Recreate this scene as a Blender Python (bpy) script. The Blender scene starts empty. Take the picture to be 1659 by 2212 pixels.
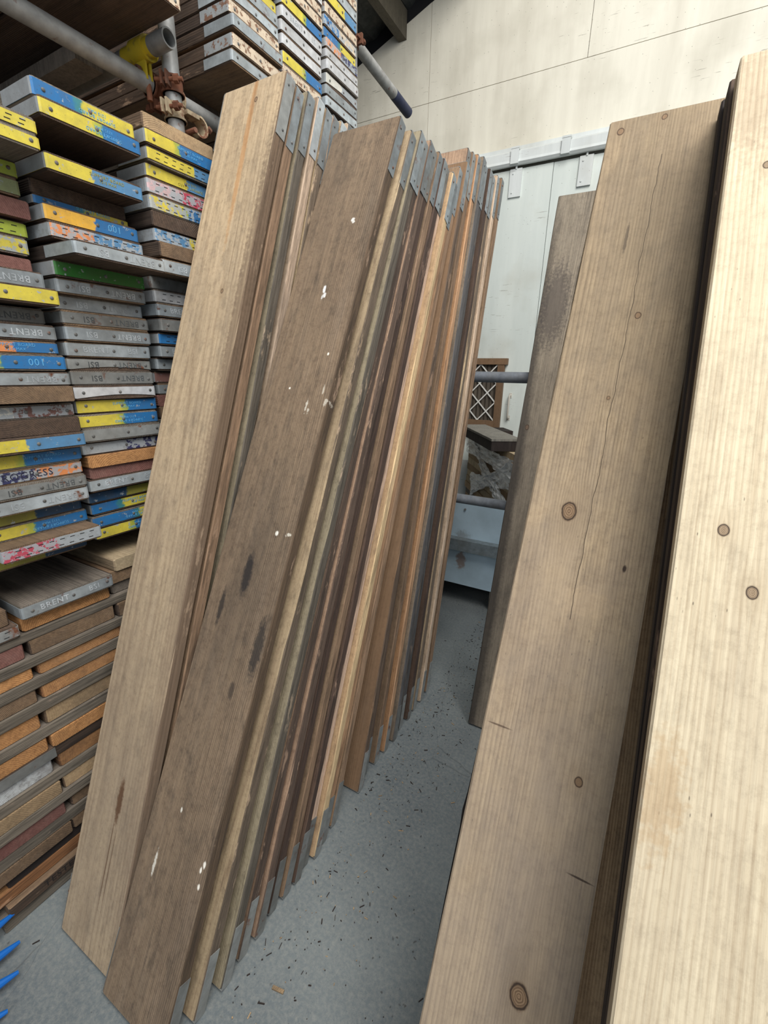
import bpy, math, random
from mathutils import Vector, Matrix, noise as mnoise
random.seed(11)
SC = bpy.context.scene
COL = SC.collection
# ------------------------------------------------------------------ camera
R = ((0.87205886, 0.16081445, -0.46222511), (0.48912459, -0.25465311, 0.83421156), (0.01644622, -0.95356725, -0.3007308))
cd = bpy.data.cameras.new('camera'); cam = bpy.data.objects.new('camera', cd); COL.objects.link(cam)
cd.sensor_fit = 'VERTICAL'; cd.sensor_height = 36.0; cd.lens = 36.0 * 960.0 / 2212.0; cd.clip_start = 0.01
M = Matrix.Identity(4)
for i in range(3):
    M[i][0] = R[i][0]; M[i][1] = -R[i][1]; M[i][2] = -R[i][2]
M[2][3] = 1.5
cam.matrix_world = M
SC.camera = cam
# ------------------------------------------------------------------ light and exposure
W = bpy.data.worlds.new('world'); SC.world = W; W.use_nodes = True
bgn = W.node_tree.nodes['Background']; bgn.inputs[0].default_value = (0.80, 0.90, 1.0, 1); bgn.inputs[1].default_value = 0.4
def area(name, loc, target, size, power, color):
    l = bpy.data.lights.new(name, 'AREA'); l.shape = 'RECTANGLE'; l.size = size[0]; l.size_y = size[1]; l.energy = power; l.color = color
    o = bpy.data.objects.new(name, l); COL.objects.link(o); o.location = loc
    o.rotation_euler = (Vector(target) - Vector(loc)).to_track_quat('-Z', 'Y').to_euler()
    return o
area('roof_skylight', (1.1, 0.1, 5.2), (-0.6, 2.2, 2.2), (2.4, 3.4), 260, (1.0, 0.975, 0.93))
area('open_doorway', (1.0, -3.0, 3.3), (-0.6, 1.8, 2.2), (2.6, 1.8), 52, (0.97, 0.98, 1.0))
SC.view_settings.view_transform = 'Standard'; SC.view_settings.look = 'None'
SC.view_settings.exposure = 0.15; SC.view_settings.gamma = 1.0; SC.view_settings.use_curve_mapping = False

def srgb(r, g, b):
    f = lambda c: ((c / 255 + 0.055) / 1.055) ** 2.4 if c / 255 > 0.04045 else c / 255 / 12.92
    return (f(r), f(g), f(b), 1)
# ------------------------------------------------------------------ node helper
class NB:
    def __init__(s, name):
        s.m = bpy.data.materials.new(name); s.m.use_nodes = True; s.t = s.m.node_tree; s.n = s.t.nodes; s.n.clear()
        s.out = s.n.new('ShaderNodeOutputMaterial'); s.b = s.n.new('ShaderNodeBsdfPrincipled'); s.t.links.new(s.b.outputs[0], s.out.inputs[0])
        s.tc = s.n.new('ShaderNodeTexCoord'); s.oi = s.n.new('ShaderNodeObjectInfo')
        s.obj = s.tc.outputs['Object']; s.gen = s.tc.outputs['Generated']; s.rnd = s.oi.outputs['Random']
    def put(s, sock, v):
        if isinstance(v, bpy.types.NodeSocket): s.t.links.new(v, sock)
        elif v is not None: sock.default_value = v
    def math(s, op, a, b=None, c=None, clamp=False):
        n = s.n.new('ShaderNodeMath'); n.operation = op; n.use_clamp = clamp
        s.put(n.inputs[0], a); s.put(n.inputs[1], b); s.put(n.inputs[2], c); return n.outputs[0]
    def vmath(s, op, a, b=None):
        n = s.n.new('ShaderNodeVectorMath'); n.operation = op; s.put(n.inputs[0], a); s.put(n.inputs[1], b)
        return n.outputs['Value'] if op in ('LENGTH', 'DOT_PRODUCT', 'DISTANCE') else n.outputs[0]
    def mul(s, v, k): return s.vmath('MULTIPLY', v, k)
    def comb(s, x, y, z):
        n = s.n.new('ShaderNodeCombineXYZ'); s.put(n.inputs[0], x); s.put(n.inputs[1], y); s.put(n.inputs[2], z); return n.outputs[0]
    def sep(s, v):
        n = s.n.new('ShaderNodeSeparateXYZ'); s.put(n.inputs[0], v); return n.outputs
    def noise(s, v, sc, det=3, rough=.55, dist=0):
        n = s.n.new('ShaderNodeTexNoise'); s.put(n.inputs['Vector'], v); n.inputs['Scale'].default_value = sc; n.inputs['Detail'].default_value = det
        n.inputs['Roughness'].default_value = rough; n.inputs['Distortion'].default_value = dist; return n.outputs[0]
    def noisec(s, v, sc, det=2):
        n = s.n.new('ShaderNodeTexNoise'); s.put(n.inputs['Vector'], v); n.inputs['Scale'].default_value = sc; n.inputs['Detail'].default_value = det; return n.outputs[1]
    def vor(s, v, sc, feature='F1'):
        n = s.n.new('ShaderNodeTexVoronoi'); n.feature = feature; s.put(n.inputs['Vector'], v); n.inputs['Scale'].default_value = sc; return n.outputs[0]
    def rings(s, v, sc, dist=0):
        n = s.n.new('ShaderNodeTexWave'); n.wave_type = 'RINGS'; n.rings_direction = 'Z'; s.put(n.inputs['Vector'], v); n.inputs['Scale'].default_value = sc
        n.inputs['Distortion'].default_value = dist; n.inputs['Detail'].default_value = 2; n.inputs['Detail Scale'].default_value = 1.5; return n.outputs[1]
    def ramp(s, v, stops, interp='LINEAR'):
        n = s.n.new('ShaderNodeValToRGB'); n.color_ramp.interpolation = interp; e = n.color_ramp.elements
        while len(e) < len(stops): e.new(.5)
        for q, (p, c) in zip(e, stops): q.position = p; q.color = c if len(c) == 4 else (*c, 1)
        s.put(n.inputs[0], v); return n.outputs[0]
    def step(s, v, lo, hi):
        n = s.n.new('ShaderNodeMapRange'); n.clamp = True; s.put(n.inputs[0], v); n.inputs[1].default_value = lo; n.inputs[2].default_value = hi; return n.outputs[0]
    def mix(s, f, a, b, mode='MIX'):
        n = s.n.new('ShaderNodeMixRGB'); n.blend_type = mode; s.put(n.inputs[0], f); s.put(n.inputs[1], a); s.put(n.inputs[2], b); return n.outputs[0]
    def bump(s, h, strength=.3, dist=.002):
        n = s.n.new('ShaderNodeBump'); n.inputs['Strength'].default_value = strength; n.inputs['Distance'].default_value = dist; s.put(n.inputs['Height'], h)
        s.t.links.new(n.outputs[0], s.b.inputs['Normal'])
    def fin(s, col, rough=.8, metal=0.0):
        s.put(s.b.inputs['Base Color'], col); s.put(s.b.inputs['Roughness'], rough); s.put(s.b.inputs['Metallic'], metal); return s.m
    def blob(s, v, cx, cz, rx, rz, soft=.35, wob=.25, wsc=60):
        x, y, z = s.sep(v)[0:3]
        a = s.math('DIVIDE', s.math('SUBTRACT', x, cx), rx); b = s.math('DIVIDE', s.math('SUBTRACT', z, cz), rz)
        d = s.vmath('LENGTH', s.comb(a, b, 0.0))
        if wob: d = s.math('ADD', d, s.math('MULTIPLY', s.math('SUBTRACT', s.noise(v, wsc, 2), .5), wob * 4))
        return s.math('SUBTRACT', 1.0, s.step(d, 1 - soft, 1 + soft)), d

def wood(name, light, dark, stainc=None, contrast=1.0, stain=.35, splat=0, ring=34, knots=(), marks=(), saw=0.0, line=None, var=.16, tilt=.012, grime=.3, pith=None, side=None):
    """Sawn softwood: growth rings round a pith running along local Z, fine fibre, stains, dirt; knots and marks at fixed places."""
    b = NB(name); light = srgb(*light); dark = srgb(*dark); stainc = srgb(*(stainc or (70, 62, 54)))
    off = b.comb(b.math('MULTIPLY', b.rnd, 3.1), b.math('MULTIPLY', b.rnd, 7.7), b.math('MULTIPLY', b.rnd, 23.0))
    p = b.vmath('ADD', b.obj, off)
    wob = b.mul(b.vmath('SUBTRACT', b.noisec(b.mul(p, (1.2, 1.2, .45)), 1.3, 1), (.5, .5, .5)), (.075, .035, 0))
    wob = b.vmath('ADD', wob, b.mul(b.vmath('SUBTRACT', b.noisec(b.mul(p, (1, 1, .12)), 26, 2), (.5, .5, .5)), (.006, .004, 0)))
    o = b.sep(b.obj)
    if pith: cx, cy = pith
    else:
        cx = b.math('ADD', -.02, b.math('MULTIPLY', b.rnd, .26)); cy = b.math('SUBTRACT', b.math('MULTIPLY', b.math('FRACT', b.math('MULTIPLY', b.rnd, 9.7)), .12), .09)
    rc = b.comb(b.math('SUBTRACT', o[0], cx), b.math('SUBTRACT', b.math('ADD', o[1], b.math('MULTIPLY', o[2], tilt)), cy), 0.0)
    rc = b.vmath('ADD', rc, wob)
    for (kx, kz, kr) in knots:        # the grain flows round each knot
        x, y, z = o[0:3]
        dx = b.math('SUBTRACT', x, kx); dz = b.math('MULTIPLY', b.math('SUBTRACT', z, kz), .33)
        d2 = b.math('ADD', b.math('MULTIPLY', dx, dx), b.math('MULTIPLY', dz, dz))
        g = b.math('DIVIDE', kr * kr * 1.2, b.math('ADD', d2, kr * kr))
        rc = b.vmath('ADD', rc, b.comb(b.math('MULTIPLY', g, b.math('MULTIPLY', b.math('SIGN', dx), -kr * .8)), 0.0, 0.0))
    rg = b.rings(rc, ring * 2.1, .25)
    line_ = b.math('MULTIPLY', b.math('POWER', rg, 3.0), b.math('ADD', -.25, b.math('MULTIPLY', 2.2, b.math('MULTIPLY', b.noise(b.mul(p, (1, 1, .15)), 14, 2), b.math('ADD', .2, b.noise(b.mul(p, (1, 1, .12)), 240, 3, .8)))))); line_ = b.math('MAXIMUM', line_, 0.0)
    fib = b.noise(b.mul(p, (1, 1, .012)), 520, 4, .75)
    fib2 = b.noise(b.mul(p, (1, 1, .025)), 130, 4, .7)
    v = b.math('ADD', b.math('MULTIPLY', line_, .55 * contrast), b.math('ADD', b.math('MULTIPLY', b.math('SUBTRACT', fib, .5), 1.1 * contrast), b.math('MULTIPLY', b.math('SUBTRACT', fib2, .5), 1.3 * contrast)))
    v = b.math('ADD', v, .18)
    col = b.mix(v, light, dark); b.n[-1].use_clamp = True
    vc = b.math('MAXIMUM', 0.0, b.math('MINIMUM', 1.0, v)); col = b.mix(vc, light, dark)
    pale = b.noise(b.mul(p, (1, 1, .12)), 22, 4, .65)
    col = b.mix(b.math('MULTIPLY', b.step(pale, .52, .8), .35 * stain), col, b.mix(.5, light, srgb(190, 184, 176)))
    big = b.noise(b.mul(p, (1.0, 1.0, .2)), 8, 5, .68)
    col = b.mix(b.math('MULTIPLY', b.step(big, .48, .8), stain), col, stainc)
    tint = b.noise(b.mul(p, (1, 1, .4)), 5.5, 4, .6)
    col = b.mix(b.math('MULTIPLY', b.step(tint, .45, .7), .45 * min(1, stain * 1.6)), col, b.mix(1.0, col, (.80, .78, .80, 1), 'MULTIPLY'))
    iso = b.noise(p, 70, 6, .8)
    col = b.mix(b.math('MULTIPLY', b.step(iso, .48, .70), .6 * min(1, grime * 2.2)), col, b.mix(1.0, col, (.52, .48, .46, 1), 'MULTIPLY'))
    mid = b.noise(b.mul(p, (1, 1, .4)), 38, 6, .75)
    col = b.mix(b.math('MULTIPLY', b.step(mid, .5, .78), grime * 1.3), col, b.mix(.5, stainc, (.02, .018, .016, 1)))
    if saw:
        s_ = b.noise(b.mul(b.vmath('ADD', p, b.mul(b.comb(b.math('MULTIPLY', o[0], 0.0), 0.0, b.math('MULTIPLY', o[0], .35)), (1, 1, 1))), (.05, .05, 1)), 330, 3, .6)
        col = b.mix(b.math('MULTIPLY', b.math('MULTIPLY', b.step(s_, .5, .72), saw), b.step(b.noise(p, 4, 2), .42, .62)), col, dark)
    if side:
        nx = b.math('ABSOLUTE', b.sep(b.tc.outputs['Normal'])[0])
        st1 = b.noise(b.mul(p, (1, 1, .04)), 170, 5, .8); st2 = b.noise(b.vmath('ADD', b.mul(p, (1, 1, .1)), (3.0, 1.0, 5.0)), 55, 4, .7)
        sc_ = b.mix(b.step(st1, .36, .62), tuple(q * .5 for q in srgb(*side)[:3]) + (1,), srgb(*side))
        sc_ = b.mix(b.math('MULTIPLY', b.step(st2, .5, .64), .8), sc_, tuple(q * .36 for q in srgb(*side)[:3]) + (1,))
        sc_ = b.mix(b.math('MULTIPLY', b.step(b.noise(b.mul(p, (1, 1, .22)), 24, 5, .75), .60, .66), .7), sc_, b.mix(.5, light, srgb(196, 170, 150)))
        col = b.mix(b.math('MULTIPLY', b.math('GREATER_THAN', nx, .6), .92), col, sc_)
    pit = b.vor(b.mul(p, (1, 1, .3)), 120)
    pm = b.math('MULTIPLY', b.math('SUBTRACT', 1.0, b.step(pit, .05, .11)), b.step(b.noise(p, 9, 2), .5, .62))
    col = b.mix(b.math('MULTIPLY', pm, .6), col, (.03, .024, .02, 1))
    for (mx, mz, rx, rz, c, st, wb) in marks:
        m, _ = b.blob(b.obj, mx, mz, rx, rz, .3 if rx < .1 else .8, wb, 90 if rx < .1 else 12)
        col = b.mix(b.math('MULTIPLY', m, st), col, srgb(*c))
    for (kx, kz, kr) in knots:
        m, d = b.blob(b.obj, kx, kz, kr * .8, kr * 1.05, .22, .1)
        kc = b.mix(b.math('MULTIPLY', b.math('ADD', b.math('SINE', b.math('MULTIPLY', d, 26.0)), 1.0), .4), b.mix(.55, dark, (.12, .06, .03, 1)), b.mix(.5, light, (.2, .11, .06, 1)))
        halo, _ = b.blob(b.obj, kx, kz, kr * 1.6, kr * 3.2, .7, .2)
        col = b.mix(b.math('MULTIPLY', halo, .35), col, dark)
        col = b.mix(m, col, kc)
        rim = b.math('MULTIPLY', b.step(d, .72, .86), b.math('SUBTRACT', 1.0, b.step(d, .95, 1.1)))
        col = b.mix(b.math('MULTIPLY', rim, .8), col, (.035, .02, .014, 1))
    if line:
        (x0, z0, x1, z1, wd) = line
        t = b.math('DIVIDE', b.math('SUBTRACT', o[2], z0), z1 - z0)
        xc = b.math('ADD', b.math('MULTIPLY', t, x1 - x0), x0)
        xc = b.math('ADD', xc, b.math('MULTIPLY', b.math('SUBTRACT', b.noise(b.mul(b.obj, (0, 0, 1)), 9, 3), .5), .02))
        d = b.math('ABSOLUTE', b.math('SUBTRACT', o[0], xc))
        m = b.math('MULTIPLY', b.math('LESS_THAN', d, wd), b.math('MULTIPLY', b.math('GREATER_THAN', t, 0.0), b.math('LESS_THAN', t, 1.0)))
        col = b.mix(b.math('MULTIPLY', m, .75), col, (.05, .035, .025, 1))
    if splat:
        sp = b.vor(b.mul(p, (1, 1, .6)), 13); sm = b.math('MULTIPLY', b.math('SUBTRACT', 1.0, b.step(b.math('ADD', sp, b.math('MULTIPLY', b.noise(p, 150, 2), .12)), .1, .125)), splat)
        col = b.mix(sm, col, srgb(225, 222, 212))
    k = b.math('ADD', 1 - var, b.math('MULTIPLY', b.math('FRACT', b.math('MULTIPLY', b.rnd, 17.3)), 2 * var))
    col = b.mix(1.0, col, b.comb(k, k, k), 'MULTIPLY')
    gm = b.n.new('ShaderNodeGamma'); b.put(gm.inputs[0], col); gm.inputs[1].default_value = 1.2; col = b.mix(1.0, gm.outputs[0], (1.08, 1.055, 1.04, 1), 'MULTIPLY')
    b.bump(b.math('ADD', fib2, b.math('MULTIPLY', rg, -.5)), .5, .0012)
    return b.fin(col, .88)

def metal(name, base=(150, 156, 160), rough=.42, grime=.5, rust=0.0, met=.2):
    b = NB(name); p = b.vmath('ADD', b.obj, b.comb(b.math('MULTIPLY', b.rnd, 9.0), b.math('MULTIPLY', b.rnd, 5.0), 0.0))
    c = srgb(*base); n = b.noise(p, 35, 4, .6); n2 = b.noise(p, 9, 3)
    col = b.mix(b.step(n, .35, .75), c, tuple(x * .62 for x in c[:3]) + (1,))
    col = b.mix(b.math('MULTIPLY', b.step(n2, .45, .7), grime), col, srgb(104, 100, 92))
    if rust: col = b.mix(b.step(b.noise(p, 22, 5, .7), .62 - rust * .3, .72 - rust * .25), col, srgb(112, 70, 50))
    k = b.math('ADD', .75, b.math('MULTIPLY', b.math('FRACT', b.math('MULTIPLY', b.rnd, 13.7)), .45))
    col = b.mix(1.0, col, b.comb(k, k, k), 'MULTIPLY')
    b.bump(b.noise(p, 60, 3), .25, .001)
    return b.fin(col, b.math('ADD', rough, b.math('MULTIPLY', n, .25)), met)

PAL = {'Y': (216, 198, 72), 'B': (34, 112, 172), 'G': (160, 166, 170), 'R': (190, 70, 92), 'P': (205, 175, 178), 'GR': (30, 112, 34), 'C': (214, 196, 172), 'O': (224, 140, 84), 'N': (46, 50, 96),
       'YG': (172, 186, 62), 'GG': (150, 158, 110), 'OY': (232, 178, 66), 'W': (212, 210, 200), 'DB': (30, 70, 104), 'LB': (84, 136, 178), 'DY': (150, 144, 60), 'DR': (120, 84, 78), 'WB': (120, 84, 62)}
_pm = {}
def paint(a, c, split=.5, wear=.3, under='G', wb=0):
    """Two-tone painted end plate, flaking to bare metal."""
    key = (a, c, split, wear, under)
    if key in _pm: return _pm[key]
    b = NB('painted_plate_' + a + c); g = b.sep(b.gen)
    p = b.vmath('ADD', b.obj, b.comb(b.math('MULTIPLY', b.rnd, 9.0), b.math('MULTIPLY', b.rnd, 5.0), 0.0))
    e = b.math('ADD', g[0], b.math('MULTIPLY', b.math('SUBTRACT', b.noise(p, 70, 3), .5), .12))
    col = b.mix(b.step(e, split - .01, split + .01), srgb(*PAL[a]), srgb(*PAL[c]))
    if {a, c} == {'Y', 'B'}:
        gm = b.math('MULTIPLY', b.step(e, split - .09, split - .04), b.math('SUBTRACT', 1.0, b.step(e, split, split + .03)))
        col = b.mix(b.math('MULTIPLY', gm, .45), col, srgb(80, 150, 70))
    nx = b.math('ABSOLUTE', b.sep(b.tc.outputs['Normal'])[0]); col = b.mix(b.math('GREATER_THAN', nx, .8), col, srgb(158, 162, 164))
    col = b.mix(b.math('MULTIPLY', b.step(b.noise(p, 25, 5, .7), .35, .75), .4), col, (.10, .09, .07, 1))
    w = b.noise(p, 55, 5, .7); wm = b.step(w, .72 - wear * .35, .75 - wear * .35)
    col = b.mix(b.math('MULTIPLY', wm, .9), col, srgb(*PAL[under]))
    col = b.mix(b.math('MULTIPLY', b.math('SUBTRACT', 1.0, b.step(b.vor(p, 130), .06, .14)), .7), col, (.05, .045, .04, 1))
    b.bump(b.math('ADD', w, b.noise(p, 18, 2)), .3, .001)
    _pm[key] = b.fin(col, .5, 0.05); return _pm[key]

# ------------------------------------------------------------------ materials
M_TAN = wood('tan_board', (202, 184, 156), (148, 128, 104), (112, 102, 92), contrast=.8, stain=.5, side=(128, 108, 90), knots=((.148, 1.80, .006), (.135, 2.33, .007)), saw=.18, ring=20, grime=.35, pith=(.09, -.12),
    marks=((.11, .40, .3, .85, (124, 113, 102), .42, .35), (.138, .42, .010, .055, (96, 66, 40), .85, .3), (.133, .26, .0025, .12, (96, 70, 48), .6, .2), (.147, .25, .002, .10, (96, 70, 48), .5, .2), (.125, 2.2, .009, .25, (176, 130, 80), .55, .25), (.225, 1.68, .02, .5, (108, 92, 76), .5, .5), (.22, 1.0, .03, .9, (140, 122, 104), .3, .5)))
M_BROWN = wood('brown_board', (152, 134, 113), (100, 87, 74), (78, 72, 66), contrast=1.0, stain=.5, side=(116, 98, 80), splat=.0, ring=30, saw=.15, pith=(.26, -.03), grime=.45,
    marks=((.112, 1.085, .014, .055, (44, 42, 44), .85, .25), (.052, .985, .008, .045, (52, 48, 46), .8, .25), (.205, .92, .014, .07, (50, 48, 48), .75, .35), (.158, .80, .008, .02, (70, 62, 56), .7, .2),
           (.121, 1.893, .005, .010, (226, 228, 228), 1, .45), (.126, 1.874, .005, .007, (226, 228, 228), .9, .5), (.119, 1.868, .003, .008, (216, 218, 218), .8, .5), (.156, 2.10, .005, .007, (226, 226, 222), .9, .6), (.160, 2.092, .004, .004, (226, 226, 222), .8, .6), (.213, .41, .004, .008, (240, 236, 226), 1, .2), (.206, .395, .003, .007, (240, 236, 226), 1, .2), (.212, .36, .004, .006, (240, 236, 226), 1, .2),
           (.059, .336, .004, .028, (225, 222, 212), .8, .5), (.174, 1.207, .005, .006, (232, 230, 222), 1, .2), (.212, 1.209, .007, .004, (220, 216, 204), .8, .9), (.162, 1.552, .003, .014, (220, 216, 204), .7, .9), (.171, 1.540, .003, .008, (220, 216, 204), .6, .9), (.222, 1.565, .005, .008, (220, 216, 204), .6, .9), (.205, 1.60, .002, .012, (220, 216, 204), .6, .9), (.10, .485, .003, .006, (225, 222, 212), .9, .2), (.19, 1.7, .003, .004, (235, 232, 222), 1, .1), (.09, 1.6, .003, .003, (235, 232, 222), 1, .1)))
M_R1 = wood('honey_board', (188, 170, 142), (134, 118, 97), (116, 108, 100), contrast=.9, stain=.55, ring=30, tilt=.02, pith=(-.03, -.05), knots=((.075, 1.399, .017), (.173, .94, .008), (.129, 1.813, .007), (.105, 1.635, .004), (.144, .594, .018), (.026, 2.27, .009), (.108, 2.285, .007)),
    line=(.116, 2.19, .112, 1.2, .0007), marks=((.10, .55, .3, .65, (150, 142, 138), .35, .4), (.127, 1.235, .040, .026, (204, 182, 152), .22, .5), (.20, .80, .018, .0016, (60, 46, 40), .8, .1), (.03, .98, .02, .0016, (80, 62, 52), .7, .1), (.08, 1.99, .003, .035, (70, 56, 48), .7, .3), (.075, 1.30, .03, .16, (176, 160, 138), .4, .4), (.184, 1.31, .003, .006, (60, 46, 40), .9, .2), (.12, 2.05, .16, .42, (96, 88, 76), .55, .3)))
M_R2 = wood('pale_new_board', (218, 208, 184), (172, 155, 130), (158, 142, 126), contrast=.75, stain=.32, ring=24, grime=.22, tilt=.006, pith=(.16, -.06), knots=((.051, 1.533, .008), (.086, 1.458, .008), (.054, 2.144, .007)), marks=((.02, 1.2, .02, .06, (180, 150, 110), .35, .6), (.03, 2.3, .05, .12, (150, 130, 112), .3, .5)), var=.03)
M_R0 = wood('dark_stained_board', (164, 154, 138), (98, 92, 84), (62, 58, 54), contrast=.9, stain=.7, ring=26, knots=((.034, 1.33, .011),), marks=((.0, .8, .036, 1.3, (56, 52, 50), .7, .12), (.06, 1.85, .05, .16, (84, 78, 76), .6, .5)))  # dark left edge and middle are stain
M_FAIR = wood('fair_board', (186, 164, 132), (132, 110, 86), (96, 86, 76), contrast=.9, stain=.55, side=(120, 100, 82))
M_ORANGE = wood('orange_board', (184, 144, 102), (136, 98, 66), (92, 74, 60), contrast=1.0, stain=.5, side=(150, 110, 76))
M_GREYW = wood('grey_board', (146, 138, 128), (92, 86, 80), (62, 60, 56), contrast=1.1, stain=.6, side=(136, 128, 116))
M_DARK = wood('dark_board', (112, 94, 80), (64, 54, 47), (42, 37, 34), contrast=1.1, stain=.6, side=(84, 70, 60))
M_MID = wood('brown_weathered_board', (148, 126, 102), (98, 82, 68), (66, 58, 52), contrast=1.0, stain=.6, side=(98, 82, 70))
M_CREAM = wood('cream_board', (206, 190, 160), (150, 132, 108), (104, 96, 86), contrast=.8, stain=.5, side=(178, 160, 134))
M_REDW = wood('red_painted_board', (142, 106, 98), (98, 68, 62), (104, 54, 52), contrast=.9, stain=.6)
M_WHITEW = wood('white_painted_board', (204, 210, 212), (172, 172, 168), (86, 64, 54), contrast=.5, stain=.95, grime=.6)
M_BLACKW_SHADE = wood('black_wood_and_shade', (60, 50, 46), (34, 29, 27), (26, 22, 22), contrast=.9, stain=.5)  # black wood; on the right-hand leaning boards it stands in for shade
M_END = wood('fresh_end_board', (198, 154, 106), (146, 106, 70), (128, 96, 66), contrast=1.2, stain=.35, ring=30, grime=.4)
_L = dict(contrast=.95, stain=.5, grime=.4)
WL = dict(
 a=wood('lean_fair_dark_edge', (198, 180, 150), (140, 120, 98), (96, 88, 78), side=(132, 118, 104), **_L),
 b=wood('lean_olive_dark_edge', (178, 168, 144), (122, 112, 94), (84, 80, 72), side=(120, 113, 104), **_L),
 c=wood('lean_pink_black_edge', (176, 152, 130), (112, 92, 78), (70, 60, 54), side=(108, 92, 82), **_L),
 d=wood('lean_dark', (112, 92, 78), (64, 52, 44), (40, 34, 30), side=(101, 82, 72), **_L),
 e=wood('lean_orange_pink_edge', (196, 152, 104), (150, 110, 74), (104, 84, 66), side=(219, 195, 176), **_L),
 f=wood('lean_sawn_cream_edge', (190, 166, 134), (142, 118, 92), (104, 92, 80), side=(222, 198, 160), **_L),
 g=wood('lean_knotty_orange_edge', (172, 138, 104), (122, 94, 70), (84, 68, 56), side=(204, 168, 135), **_L),
 h=wood('lean_smooth_brown', (152, 126, 100), (124, 102, 80), (104, 86, 70), side=(125, 108, 94), contrast=.4, stain=.35, grime=.2),
 i=wood('lean_navy_grey_edge', (150, 136, 118), (96, 88, 80), (64, 62, 62), side=(111, 111, 113), **_L),
 j=wood('lean_pale_pink_edge', (190, 172, 150), (138, 120, 102), (96, 86, 78), side=(214, 193, 172), **_L),
 k=wood('lean_brown_edge', (156, 134, 110), (104, 88, 72), (70, 62, 54), side=(168, 142, 118), **_L))
LLOOK = dict(a='fair-faced board with dark edge', b='olive-fair board with dark edge', c='pinkish brown board with blackened edge', d='dark brown board', e='orange-faced board with pinkish edge', f='board with fresh sawn cream edge', g='knotty orange board',
 h='smooth brown board showing a wide face', i='board with slate-grey edge', j='board with pale pinkish edge', k='brown board')
WOODS = dict(tan=M_FAIR, brown=M_MID, grey=M_GREYW, dark=M_DARK, orange=M_ORANGE, cream=M_CREAM, red=M_REDW, white=M_WHITEW, black_and_shade=M_BLACKW_SHADE, end=M_END)
M_GALV = metal('galvanised_plate', (176, 184, 188), .38, .35, .03, .3); M_GALVD = metal('dull_galvanised_plate', (146, 148, 146), .5, .6, .1, .25); M_GALVB = metal('bright_galvanised_plate', (205, 206, 208), .3, .25)
M_GALVL = metal('weathered_galvanised_plate', (142, 150, 154), .45, .55, .06, .3)
M_TUBE = metal('galvanised_tube', (168, 168, 166), .42, .35, .05, .3); M_TUBED = metal('weathered_tube', (112, 118, 126), .6, .4, 0, .3)
M_RUST = metal('rusty_steel', (128, 84, 62), .8, .4, .9, .15); M_RUSTC = metal('cream_rust_steel', (188, 170, 140), .7, .3, .45, .15)
M_SCREW = metal('fixing_head', (112, 112, 110), .5, .3, .25)
M_SLOT = NB('slot_void').fin((.01, .01, .012, 1), .9)
M_LET = metal('embossed_letter', (196, 202, 206), .35, .1); M_LETD = metal('embossed_letter_dull', (90, 94, 96), .5, .2); M_LETB = NB('pale_blue_letter').fin(srgb(92, 160, 204), .5); M_LETY = NB('olive_letter').fin(srgb(150, 140, 50), .6)
M_INK = NB('black_ink').fin(srgb(38, 32, 30), .8)
M_LETDK = NB('letter_navy').fin(srgb(40, 40, 60), .7)

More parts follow.
